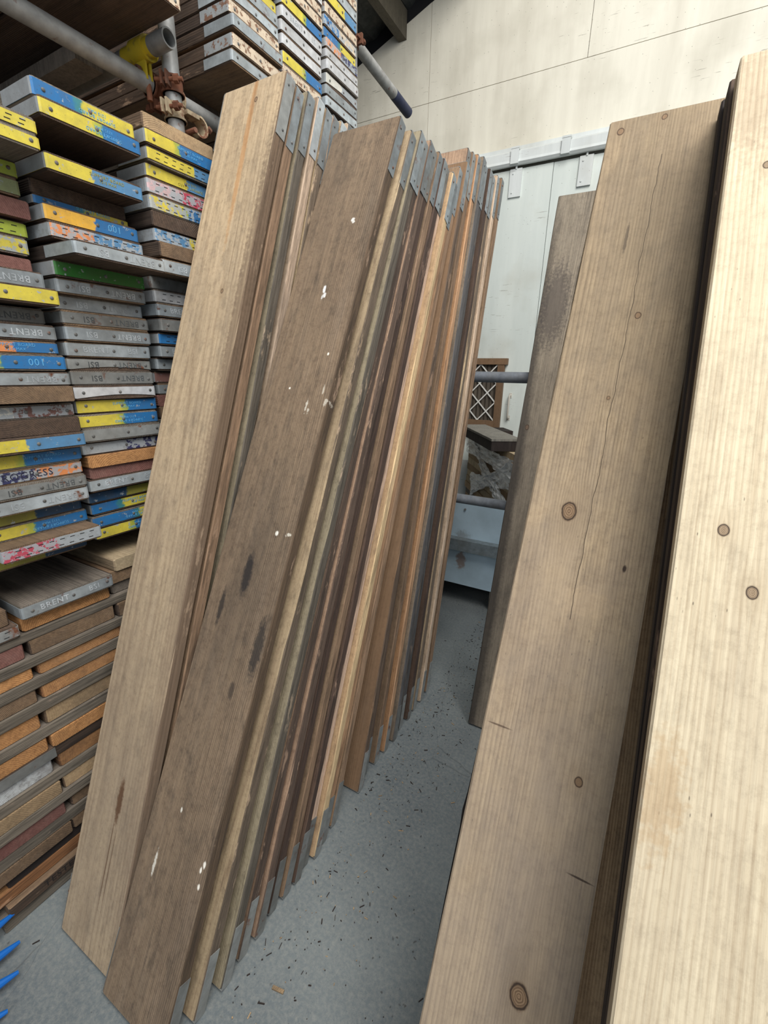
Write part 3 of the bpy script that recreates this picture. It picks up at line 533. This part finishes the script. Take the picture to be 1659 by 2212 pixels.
for i, (ya, w, zt, t, off, st, cn) in enumerate(top):
    seed += 1
    rack_board(ya, w, zt, t, off, st, '%s, %s in the %s group topping the lower pile' % (look(st), ['lowest', 'second', 'third', 'topmost', 'lowest', 'topmost', 'lowest', 'second', 'topmost', 'lowest', 'topmost'][i], cn), 'boards lying on top of the lower pile', seed)

# ------------------------------------------------------------------ rack tubes and couplers
def tube_obj(name, a, b, mat, label, r=.0242, sleeve=None, closed=False, group='scaffold tubes of the rack'):
    a = Vector(a); b_ = Vector(b); d = b_ - a; q = d.to_track_quat('Z', 'Y').to_matrix().to_4x4(); q.translation = a; L = d.length
    if closed: o = MB().tube([(0, 0, 0), (0, 0, L - .008), (0, 0, L)], [r, r, r * .75], 24).obj(name, mat, None, True, q)
    else: o = MB().hollow((0, 0, 0), (0, 0, L), r, r - .0042, 28).obj(name, mat, None, True, q)
    tag(o, label, 'scaffold tube', group)
    if sleeve: MB().hollow((0, 0, L - sleeve[0]), (0, 0, L - sleeve[1]), r + .0008, r - .001, 28).obj('painted_band', sleeve[2], o, True)
    return o
PX, PY = -1.43, 1.172
tube_obj('scaffold_tube', (PX, PY, 0), (PX, PY, 3.3), M_TUBE, 'upright galvanised tube of the rack between the right board column and the next')
tube_obj('scaffold_tube', (-1.345, 2.065, 0), (-1.345, 2.065, 3.4), M_TUBE, 'upright galvanised tube at the far corner of the rack')
tube_obj('scaffold_tube', (-1.485, -.3, 2.334), (-1.485, 2.3, 2.338), M_TUBE, 'long horizontal galvanised tube running above the middle shelf boards')
M_YEL = NB('yellow_painted_steel'); _n = M_YEL.noise(M_YEL.obj, 30, 4, .6); M_YEL = M_YEL.fin(M_YEL.mix(M_YEL.step(_n, .5, .7), srgb(196, 172, 40), srgb(120, 108, 60)), .6, .1)
tube_obj('scaffold_tube', (-3.4, 1.118, 2.4115), (-1.357, 1.118, 2.4115), M_TUBE, 'short tube end poking out beside the front rack post, open towards the room', sleeve=(.20, .075, M_YEL))
tube_obj('scaffold_tube', (-1.56, -.3, .988), (-1.56, 2.3, .988), M_TUBE, 'horizontal tube under the middle shelf boards')
tube_obj('scaffold_tube', (-2.9, -.3, .988), (-2.9, 2.3, .988), M_TUBED, 'horizontal tube deep under the middle shelf boards')
tube_obj('scaffold_tube', (-1.377, 2.08, 2.912), (-1.355, 2.64, 2.848), M_TUBE, 'sloping tube with a dark blue dipped end sticking out from the far rack post', closed=True, sleeve=(.16, -.0008, metal('navy_dipped', (44, 52, 84), .5, .2, 0, .2)))
def bearer(name, a, b, mat, label): tag(MB().box(a, b).obj(name, mat), label, 'timber')
bearer('timber_bearer', (-1.60, 1.23, 2.375), (-1.555, 1.79, 2.4205), M_MID, 'brown timber bearer on edge beneath the upper shelf boards')
bearer('timber_bearer', (-2.9, .98, 2.36), (-1.60, 1.06, 2.3995), M_GREYW, 'grey timber cross bearer in the shadow under the upper shelf')
bearer('timber_packer', (-2.1, .67, 1.955), (-1.6, .86, 2.012), M_DARK, 'dark timber packer between the middle column boards')
def coupler(loc, ax, ax2, off2, mat, label, name='scaffold_coupler', flap=None):
    """Double coupler: a clamp ring round each of two tubes, hinge pin, eye bolt and nut."""
    e = empty(name, loc); tag(e, label, 'scaffold coupler', 'couplers on the rack posts')
    def ring(c, axis, side):
        a = Vector(axis); c = Vector(c)
        MB().hollow(c - a * .021, c + a * .021, .0305, .0246, 26).obj('clamp_ring', mat, e, True)
        s_ = Vector(side).normalized(); t_ = a.cross(s_)
        MB().hollow(c - a * .021, c - a * .016, .034, .0246, 26).obj('rim', mat, e, True); MB().hollow(c + a * .016, c + a * .021, .034, .0246, 26).obj('rim', mat, e, True)
        p = c + s_ * .042
        q = MB()
        for k in (-1, 1):
            Mx = Matrix((t_.to_tuple(), s_.to_tuple(), a.to_tuple())).transposed().to_4x4(); Mx.translation = c + s_ * .028
            q.box((k * .008 - .003, 0, -.018), (k * .008 + .003, .030, .018), 0, Mx)
        q.obj('lug', mat, e)
        MB().tube([p - t_ * .034, p + t_ * .052], .0055, 10).obj('bolt', M_RUST, e, True)
        MB().tube([p + t_ * .026, p + t_ * .040], .0125, 6).obj('nut', M_RUST, e)
        MB().tube([c - s_ * .034 - a * .022, c - s_ * .034 + a * .022], .0065, 10).obj('hinge_pin', M_RUST, e, True)
    ring((0, 0, 0), ax, flap or (0, -1, .0)); ring(off2, ax2, (0, 0, -1))
    m = Vector(off2) * .5
    MB().tube([m * .8, m * 1.2], .017, 8).obj('pivot_boss', mat, e, True)
    return e
coupler((PX, PY, 2.336), (0, 0, 1), (0, 1, 0), (-.055, -.02, 0.0), M_RUST, 'rusty brown coupler gripping the front rack post just under the open tube end', flap=(.5, -1, 0))
coupler((PX, PY, 2.268), (0, 0, 1), (0, 1, 0), (-.055, .045, .067), M_RUSTC, 'cream and rust coupler round the front rack post, lower of the two', flap=(.35, -1, 0))
e2 = empty('scaffold_coupler', (-1.48, 1.118, 2.4115)); tag(e2, 'yellow painted clamp hanging round the short open-ended tube', 'scaffold coupler', 'couplers on the rack posts')
MB().hollow((-.03, 0, 0), (.03, 0, 0), .0315, .0246, 26).obj('clamp_ring', M_YEL, e2, True)
MB().box((-.02, -.012, -.075), (.02, -.006, -.028)).obj('lug', M_YEL, e2); MB().box((-.02, .004, -.075), (.02, .010, -.028)).obj('lug', M_YEL, e2)
MB().tube([(0, -.03, -.055), (0, .03, -.055)], .006, 10).obj('bolt', M_RUST, e2, True); MB().tube([(0, -.03, -.055), (0, -.018, -.055)], .012, 6).obj('nut', M_RUST, e2)
MB().tube([(0.01, -.001, -.07), (0.01, -.001, -.125)], .008, 10).obj('swing_bolt', M_RUST, e2, True)
# horseshoe clamp hanging open to the right of the post
e3 = empty('swivel_clamp', (-1.40, 1.225, 2.245)); tag(e3, 'open cream-rust swivel clamp hanging to the right of the front rack post', 'scaffold coupler', 'couplers on the rack posts')
arc = MB(); pts = []
for k in range(15):
    a = math.radians(-150 + 17 * k); pts.append((a, math.cos(a), math.sin(a)))
arc.loft([[(xx, c * rr, s * rr) for xx, rr in ((-.021, .0245), (.021, .0245), (.021, .030), (-.021, .030))] for _, c, s in pts]); arc.obj('clamp_jaw', M_RUSTC, e3, True)
MB().tube([(-.024, -.024, -.018), (.024, -.024, -.018)], .0075, 10).obj('hinge_pin', M_RUST, e3, True); MB().tube([(0, .02, .028), (0, .05, .012)], .006, 8).obj('bolt', M_RUST, e3, True)
MB().tube([(0, .044, .0155), (0, .055, .0095)], .011, 6).obj('nut', M_RUST, e3); MB().box((-.018, -.045, .018), (.018, .0, .030)).obj('hinge_plate', M_RUSTC, e3)
e4 = empty('scaffold_coupler', (-1.345, 2.065, 2.865)); tag(e4, 'small rusty coupler on the far rack post where the sloping tube joins', 'scaffold coupler', 'couplers on the rack posts')
MB().hollow((0, 0, -.021), (0, 0, .021), .0305, .0246, 26).obj('clamp_ring', M_RUST, e4, True); MB().box((.02, -.006, -.018), (.055, .006, .018)).obj('lug', M_RUST, e4)
MB().tube([(.045, -.03, 0), (.045, .035, 0)], .0055, 8).obj('bolt', M_RUST, e4, True); MB().tube([(.045, .016, 0), (.045, .028, 0)], .011, 6).obj('nut', M_RUST, e4)
# guard rails that the leaning boards rest on
tube_obj('scaffold_tube', (-1.7, 2.118, 1.485), (1.3, 2.118, 1.485), M_TUBED, 'upper horizontal rail crossing the gap in front of the grille', group='rails behind the leaning boards')
tube_obj('scaffold_tube', (-1.7, 2.118, .885), (1.3, 2.118, .885), M_TUBED, 'lower horizontal rail crossing the gap in front of the wrapped bundle', group='rails behind the leaning boards')
tube_obj('scaffold_tube', (1.25, 2.17, 0), (1.25, 2.17, 1.7), M_TUBED, 'upright tube carrying the rails at the right', group='rails behind the leaning boards')

# ------------------------------------------------------------------ leaning boards
def lean_board(Bp, Tp, w, t, mat, label, group, seed, band=None, leg=.165, nseg=30, texts=(), wear=.0007, bow=0):
    Bv = Vector(Bp); Tv = Vector(Tp); u = (Tv - Bv).normalized(); x = (Vector((1, 0, 0)) - u * u.x).normalized(); y = u.cross(x)
    s0 = -t * y.z / u.z; org = Bv + u * s0; L = (Tv - org).length
    M4 = Matrix((x.to_tuple(), y.to_tuple(), u.to_tuple())).transposed().to_4x4(); M4.translation = org
    o = board_mesh(w, t, L, seed, nseg, wear, endc=.004 if band else .0012, bow=bow).obj('scaffold_board', mat, None, False, M4); o['seed'] = seed
    tag(o, label, 'scaffold board', group)
    if band: end_band(o, w, t, L, band, leg, ymar=.0012, rivets=[(w * .2, t / 2), (w * .5, t / 2), (w * .8, t / 2)], legriv=True)
    if band:   # lower end plate
        Mf = Matrix.Translation((w, 0, 0)) @ Matrix.Rotation(math.pi, 4, 'Y')
        b2 = MB(); th = .0013; g = .0006
        out = [(-g - th, .15), (-g - th, -g - th), (w + g + th, -g - th), (w + g + th, .15)]; inn = [(-g, .15), (-g, -g), (w + g, -g), (w + g, .15)]
        b2.loft([[(a, .0012, c), (a, t - .0012, c), (e, t - .0012, f), (e, .0012, f)] for (a, c), (e, f) in zip(out, inn)]); b2.obj('foot_band', M_GALVD, o)
    return o
WB_ = .2290
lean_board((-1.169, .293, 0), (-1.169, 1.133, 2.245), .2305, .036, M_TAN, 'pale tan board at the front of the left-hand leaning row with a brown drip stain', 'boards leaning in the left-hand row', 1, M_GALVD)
A = [(0, 1.176, 2.232, .35, 'k'), (0, 1.224, 2.240, .418, 'b'), (0, 1.271, 2.248, .475, 'j'), (0, 1.309, 2.238, .53, 'a'), (0, 1.346, 2.236, .585, 'j'), (0, 1.384, 2.236, .64, 'a'), (0, 1.422, 2.246, .70, 'j'), (0, 1.460, 2.247, .76, 'i'), (0, 1.498, 2.256, .82, 'f'), (0, 1.536, 2.260, .88, 'a'), (0, 1.575, 2.26, .95, 'j')]
for i, (_, yt, zt, yb, wd) in enumerate(A):
    xr = -.940 - .003 * random.random()
    lean_board((xr - .225, yb, 0), (xr - .225, yt, zt), .225, .031, WL[wd], '%s, %s behind the pale drip-stained front board' % (LLOOK[wd], ORD[i]), 'boards leaning in the left-hand row', 20 + i, M_GALV if i in (2, 5) else M_GALVL, nseg=16)
lean_board((-.933, .269, 0), (-.933, 1.329, 2.178), .2290, .033, M_BROWN, 'grey-brown board at the front of the long leaning row, spotted with white paint', 'boards leaning in the long middle row', 2, M_GALVL)
BT = [(1.3695, 2.158, .345, 'a', -.002), (1.407, 2.172, .418, 'b', .008), (1.443, 2.17, .482, 'c', 0), (1.479, 2.177, .54, 'c', .004), (1.515, 2.176, .60, 'd', -.004), (1.551, 2.174, .652, 'k', .002), (1.587, 2.167, .70, 'd', .006), (1.623, 2.165, .745, 'e', -.003), (1.659, 2.15, .79, 'f', .012), (1.695, 2.14, .835, 'g', .004),
      (1.732, 2.198, .90, 'k', -.002), (1.772, 2.228, 1.06, 'h', .008), (1.838, 2.292, 1.125, 'c', .0), (1.884, 2.291, 1.20, 'k', -.006), (1.934, 2.297, 1.27, 'g', .0), (1.985, 2.306, 1.34, 'i', .006), (2.034, 2.301, 1.41, 'i', -.004), (2.084, 2.30, 1.48, 'd', .003), (2.130, 2.294, 1.545, 'a', .0), (2.182, 2.308, 1.615, 'j', .004), (2.262, 2.324, 1.69, 'k', .0)]
def clear(prev, yb, yt, zt, tp):
    """push a board's top back until it clears the board in front of it"""
    pb, pt, pz = prev
    for _ in range(80):
        z = min(pz, zt); g = (yb + (yt - yb) * z / zt) - (pb + (pt - pb) * z / pz); cosn = math.cos(math.atan2(pt - pb, pz))
        if g >= tp / cosn + .0022: break
        yt += .001
    return yt
prev = (.269, 1.329, 2.178); tp = .033
for i, (yt, zt, yb, wd, dx) in enumerate(BT):
    yt = clear(prev, yb, yt, zt, tp); prev = (yb, yt, zt); tp = .0315
    xl = -.912 + dx
    if i == 12: xl = -.925
    lean_board((xl, yb, 0), (xl, yt, zt), .225, .0315, WL[wd], '%s, %s behind the paint-spotted front board' % (LLOOK[wd], ORD[i]), 'boards leaning in the long middle row', 50 + i, M_GALVD if i in (4, 7, 12, 13) else M_GALVL, nseg=24, wear=.0012)
# right-hand boards
lean_board((-.16, .217, 0), (-.16, 1.312, 2.045), .2245, .036, M_R1, 'wide honey-brown board with knots and a long crack, leaning at the right', 'boards leaning at the right', 3, None, nseg=44)
lean_board((-.084, .328, 0), (-.160, 1.335, 1.93), .228, .034, WL['f'], 'brown board with chipped edge showing between the honey and the pale boards', 'boards leaning at the right', 4, None, nseg=40, wear=.0022)
lean_board((-.186, .385, 0), (-.188, 1.455, 2.00), .226, .034, M_BLACKW_SHADE, 'dark ragged-edged board just showing left behind the honey board', 'boards leaning at the right', 5, None, nseg=60, wear=.003)  # face lies in shade; that darkness is put into its wood colour
lean_board((-.44, 1.60, 0), (-.44, 2.274, 2.222), .226, .034, M_R0, 'dark-stained board with a knot leaning on the rails behind the honey board', 'boards leaning at the right', 6, None, nseg=30, wear=.0015)
lean_board((.103, -.098, 0), (.0500, 1.213, 2.03), .228, .036, M_DARK, 'added dark board standing in for shade directly behind the pale new board at the right edge', 'boards leaning at the right', 8, None, nseg=30)  # added board, dark-coloured to fill the gap where shade belongs
lean_board((.106, -.050, 0), (.0450, 1.258, 2.02), .228, .034, M_BLACKW_SHADE, 'added black board standing in for shade, second behind the pale new board at the right edge', 'boards leaning at the right', 9, None, nseg=30)  # second added board, black in place of the shade in the gap
lean_board((.097, -.146, 0), (.0575, 1.165, 2.04), .300, .036, M_R2, 'pale new timber board nearest the camera at the right edge', 'boards leaning at the right', 7, None, nseg=30)

# ------------------------------------------------------------------ things in the gap
def steel_panel():
    b = NB('blue_grey_paint'); n = b.noise(b.obj, 6, 4); col = b.mix(b.step(n, .4, .7), srgb(176, 196, 208), srgb(158, 176, 186))
    m, _ = b.blob(b.obj, -.86, .33, .03, .06, .3, .5, 40); col = b.mix(b.math('MULTIPLY', m, .8), col, srgb(128, 106, 92))
    m, _ = b.blob(b.obj, -.86, .50, .035, .03, .5, .6, 60); col = b.mix(b.math('MULTIPLY', m, .5), col, srgb(110, 100, 92))
    return b.fin(col, .5)
cb = empty('steel_bin', (0, 0, 0)); tag(cb, 'pale blue-grey steel bin with a grey rail across its side behind the rails', 'bin')
MB().box((-2.1, 2.60, .156), (.9, 2.615, .735)).obj('side_panel', steel_panel(), cb)
MB().box((-2.1, 2.615, .20), (.9, 3.905, .23)).obj('base', M_TUBED, cb); MB().box((-2.1, 3.905, .2), (.9, 3.918, .74)).obj('side_panel', M_TRIM, cb)
MB().box((-2.115, 2.60, .156), (-2.10, 3.918, .74)).obj('side_panel', M_TRIM, cb); MB().box((.9, 2.60, .156), (.915, 3.918, .74)).obj('side_panel', M_TRIM, cb)
MB().box((-2.1, 2.545, .415), (.9, 2.60, .49)).obj('rail', metal('dull_rail', (128, 138, 142), .5, .4, 0, .4), cb)
for xx in (-1.6, -.853, 0.1): MB().tube([(xx, 2.60, .68), (xx, 2.59, .68)], .007, 10).obj('bolt', M_SCREW, cb)
for xx in (-1.9, -.52, .6):
    tag(MB().box((xx - .14, 2.64, 0), (xx, 3.7, .155)).obj('timber_bearer', M_GREYW), {-1.9: 'grey timber block under the steel bin, left', -.52: 'grey timber block under the steel bin, its end seen beside the dark-stained board', .6: 'grey timber block under the steel bin, right'}[xx], 'timber', 'timber blocks under the steel bin')
# bundle of boards lying diagonally in the bin, wrapped in clear film
ang = math.atan2(-.74, .483)
bd = Vector((.547, -.837, 0)); bn = Vector((.837, .547, 0)); A0 = Vector((-1.16, 3.59, 0))
Mb = Matrix(((bd.x, bn.x, 0, A0.x), (bd.y, bn.y, 0, A0.y), (0, 0, 1, 0), (0, 0, 0, 1)))
k = 0
for row in range(15):
    for c in range(1):
        z0 = .2305 + row * .0525; rr = random.Random(row + 9)
        o = MB().box((-.16 + rr.random() * .012, rr.random() * .02, z0), (1.09 - rr.random() * .01, .31 + rr.random() * .01, z0 + .0515)).obj('timber_plank', random.choice([M_CREAM, M_FAIR, M_FAIR, M_GREYW]), None, False, Mb)
        tag(o, 'thick weathered plank in the film-wrapped bundle, %s from the bottom' % ORD[row], 'plank', 'planks in the film-wrapped bundle')
fm = NB('clear_film'); fn = fm.noise(fm.mul(fm.obj, (.18, 1, 1)), 34, 5, .7, .8)
tr_ = fm.n.new('ShaderNodeBsdfTransparent'); tr_.inputs[0].default_value = (.93, .95, .97, 1); gl = fm.n.new('ShaderNodeBsdfGlossy'); gl.inputs['Roughness'].default_value = .12; gl.inputs[0].default_value = (1, 1, 1, 1)
df = fm.n.new('ShaderNodeBsdfDiffuse'); df.inputs[0].default_value = (.85, .88, .9, 1)
m1 = fm.n.new('ShaderNodeMixShader'); m2 = fm.n.new('ShaderNodeMixShader'); bp = fm.n.new('ShaderNodeBump'); bp.inputs['Strength'].default_value = .9; bp.inputs['Distance'].default_value = .02
fm.put(bp.inputs['Height'], fn); fm.t.links.new(bp.outputs[0], gl.inputs['Normal'])
fm.put(m1.inputs[0], fm.math('MULTIPLY', fm.step(fn, .32, .56), .88)); fm.t.links.new(tr_.outputs[0], m1.inputs[1]); fm.t.links.new(df.outputs[0], m1.inputs[2])
m2.inputs[0].default_value = .28; fm.t.links.new(m1.outputs[0], m2.inputs[1]); fm.t.links.new(gl.outputs[0], m2.inputs[2]); fm.t.links.new(m2.outputs[0], fm.out.inputs[0])
def film(name, x0, za, x1, zb, wid, gat):
    mb = MB(); N = 26; K = 10; rings = []
    for i in range(N + 1):
        f = i / N; xx = x0 + (x1 - x0) * f; zc = za + (zb - za) * f; wd = wid * (1 - gat * math.sin(math.pi * f))
        rings.append([(xx, -.012 - abs(mnoise.noise(Vector((i * .35, j * .9, za * 7)))) * .03, zc + wd * (j / K - .5) + .01 * mnoise.noise(Vector((i * .5, j, 3.3)))) for j in range(K + 1)])
    mb.loft(rings, cap=False, close=False); return mb
fr = empty('wrapping_film', (0, 0, 0)); fr.matrix_world = Mb; tag(fr, 'crumpled clear plastic film stretched round the plank bundle', 'plastic film')
film('a', -.12, .935, 1.06, .93, .15, .3).obj('film_band', fm.m, fr, True); film('b', .1, .62, 1.0, .90, .20, .5).obj('film_band', fm.m, fr, True); film('c', .12, .95, 1.05, .66, .10, .4).obj('film_band', fm.m, fr, True); film('d', .3, .84, 1.0, .62, .06, .3).obj('film_band', fm.m, fr, True)
M_SOLID = Matrix.Translation((0, 0, 0))
lb = MB(); lb.box((.0, -.10, 1.021), (.83, .095, 1.085), 0); lb.box((-.004, -.104, 1.0855), (.834, .099, 1.1), 1)
tag(lb.obj('flat_box', [M_BLACKW_SHADE, wood('grey_lid', (150, 148, 140), (90, 88, 84), (60, 58, 56))], None, False, Mb), 'flat dark box with a grey worn top lying on the wrapped bundle', 'box')
lb = MB(); lb.box((-.15, .12, 1.021), (.10, .30, 1.06), 0); tag(lb.obj('timber_offcut', M_BLACKW_SHADE, None, False, Mb), 'black offcut behind the flat box on the wrapped bundle', 'offcut')
cbl = MB(); cbl.tube([Mb @ Vector((.995 + .05 * math.sin(k * .6), .03 + .022 * k, 1.025 + (.012 if k % 3 else 0))) for k in range(14)], .004, 8)
tag(cbl.obj('cord', NB('yellow_cord').fin(srgb(214, 176, 60), .6), None, True), 'thin yellow cord lying at the right end of the wrapped bundle', 'cord')
# brown framed security screen against the door
sw = empty('security_screen', (0, 0, 0)); tag(sw, 'brown framed screen with a white diamond grille standing against the sliding door', 'screen')
M_BRN = wood('brown_paint', (138, 114, 90), (120, 98, 76), (104, 86, 68), contrast=.35, stain=.2)
Y0 = 3.93
MB().box((-1.62, Y0 - .005, 1.575), (-1.022, Y0 + .04, 1.625)).obj('head_rail', M_BRN, sw); MB().box((-1.10, Y0, .99), (-1.045, Y0 + .04, 1.575)).obj('stile', M_BRN, sw)
MB().box((-1.60, Y0, .99), (-1.545, Y0 + .04, 1.575)).obj('stile', M_BRN, sw); MB().box((-1.545, Y0, 1.045), (-1.10, Y0 + .04, 1.105)).obj('cross_rail', M_BRN, sw); MB().box((-1.61, Y0 - .005, .985), (-1.035, Y0 + .04, 1.044)).obj('cross_rail', M_BRN, sw)
M_WHT = NB('white_grille_paint').fin(srgb(218, 216, 210), .5)
def grille(z0, z1):
    g = MB(); x0, x1 = -1.545, -1.10; hz = .146; nx = 3
    def seg(a, b):
        dx = b[0] - a[0]; dz = b[1] - a[1]; L = math.hypot(dx, dz); Mx = Matrix.Translation((a[0], Y0 + .012, a[1])) @ Matrix.Rotation(-math.atan2(dz, dx), 4, 'Y'); g.box((0, -.003, -.005), (L, .003, .005), 0, Mx)
    nz = int((z1 - z0) / (hz / 2))
    for j in range(nz):
        for i in range(nx * 2):
            xa = x0 + (x1 - x0) * i / (nx * 2); xb = x0 + (x1 - x0) * (i + 1) / (nx * 2); za = z0 + (z1 - z0) * j / nz; zb = z0 + (z1 - z0) * (j + 1) / nz
            if (i + j) % 2 == 0: seg((xa, za), (xb, zb))
            else: seg((xa, zb), (xb, za))
    g2 = g
    for j in range(nz + 1):
        for i in range(nx * 2 + 1):
            if (i + j) % 2 == 0: g2.tube([(x0 + (x1 - x0) * i / (nx * 2), Y0 + .008, z0 + (z1 - z0) * j / nz), (x0 + (x1 - x0) * i / (nx * 2), Y0 + .016, z0 + (z1 - z0) * j / nz)], .009, 8)
    return g2
grille(1.105, 1.575).obj('diamond_grille', M_WHT, sw)
cu = MB(); rings = []
for i in range(91):
    xx = -1.545 + .445 * i / 90; yy = Y0 + .027 + .006 * math.sin(i * 2 * math.pi / 7.5); rings.append([(xx, yy, 1.10), (xx, yy, 1.575)])
cu.loft(rings, cap=False, close=False); cb_ = NB('dark_pleats'); cu.obj('pleated_backing', cb_.fin(cb_.mix(cb_.noise(cb_.obj, 12, 2), srgb(92, 82, 70), srgb(56, 50, 44)), .8), sw, True)

# ------------------------------------------------------------------ blue rake and floor debris
rk = empty('plastic_rake', (-1.22, -.34, .06)); tag(rk, 'blue plastic leaf rake on the floor at the lower left, tines in view', 'rake')
M_BLUE = NB('blue_plastic').fin(srgb(24, 104, 190), .32)
tips = [(-1.285, .242, .052), (-1.215, .222, .03), (-1.145, .190, .03), (-1.09, .143, .02), (-1.03, .09, .02), (-1.35, .20, .06)]
org = Vector((-1.22, -.34, .06))
for q in tips:
    d = Vector(q) - org; pts = [d * f + Vector((0, 0, .03 * math.sin(math.pi * f))) for f in (.1, .35, .6, .75, .85, .93, 1)]
    MB().tube(pts, [.010, .011, .014, .0145, .013, .010, .0045], 10).obj('tine', M_BLUE, rk, True)
MB().box((-.07, .02, -.012), (.07, .09, .015)).obj('tine_head', M_BLUE, rk)
MB().tube([(0, .05, 0), (0.02, -1.3, .02)], .013, 12).obj('handle', M_FAIR, rk, True)
db = MB(); rr = random.Random(5)
for k in range(1300):
    y = rr.random() ** .8 * 3.4 - .25; x = -.66 + abs(rr.gauss(0, .16)) if rr.random() < .7 else -1.25 + rr.random() * 1.9
    if x < -.9 and y > .25: continue
    L = .0015 + rr.random() ** 4 * .016; wd = .0005 + rr.random() * .0009; a = rr.random() * 6.28
    db.box((-L / 2, -wd, 0), (L / 2, wd, .0015 + rr.random() * .0015), rr.choice([0, 0, 0, 1]), Matrix.Translation((x, y, .0004)) @ Matrix.Rotation(a, 4, 'Z'))
tag(db.obj('wood_debris', [M_BLACKW_SHADE, M_FAIR]), 'scattered splinters and sawdust crumbs on the concrete beside the long leaning row', 'debris', kind='stuff')
tag(MB().box((-.016, -.004, 0), (.016, .004, .004)).obj('wood_chip', M_FAIR, None, False, Matrix.Translation((-.56, .50, .0005)) @ Matrix.Rotation(.2, 4, 'Z')), 'small pale wood chip lying alone on the concrete at the bottom', 'wood chip')
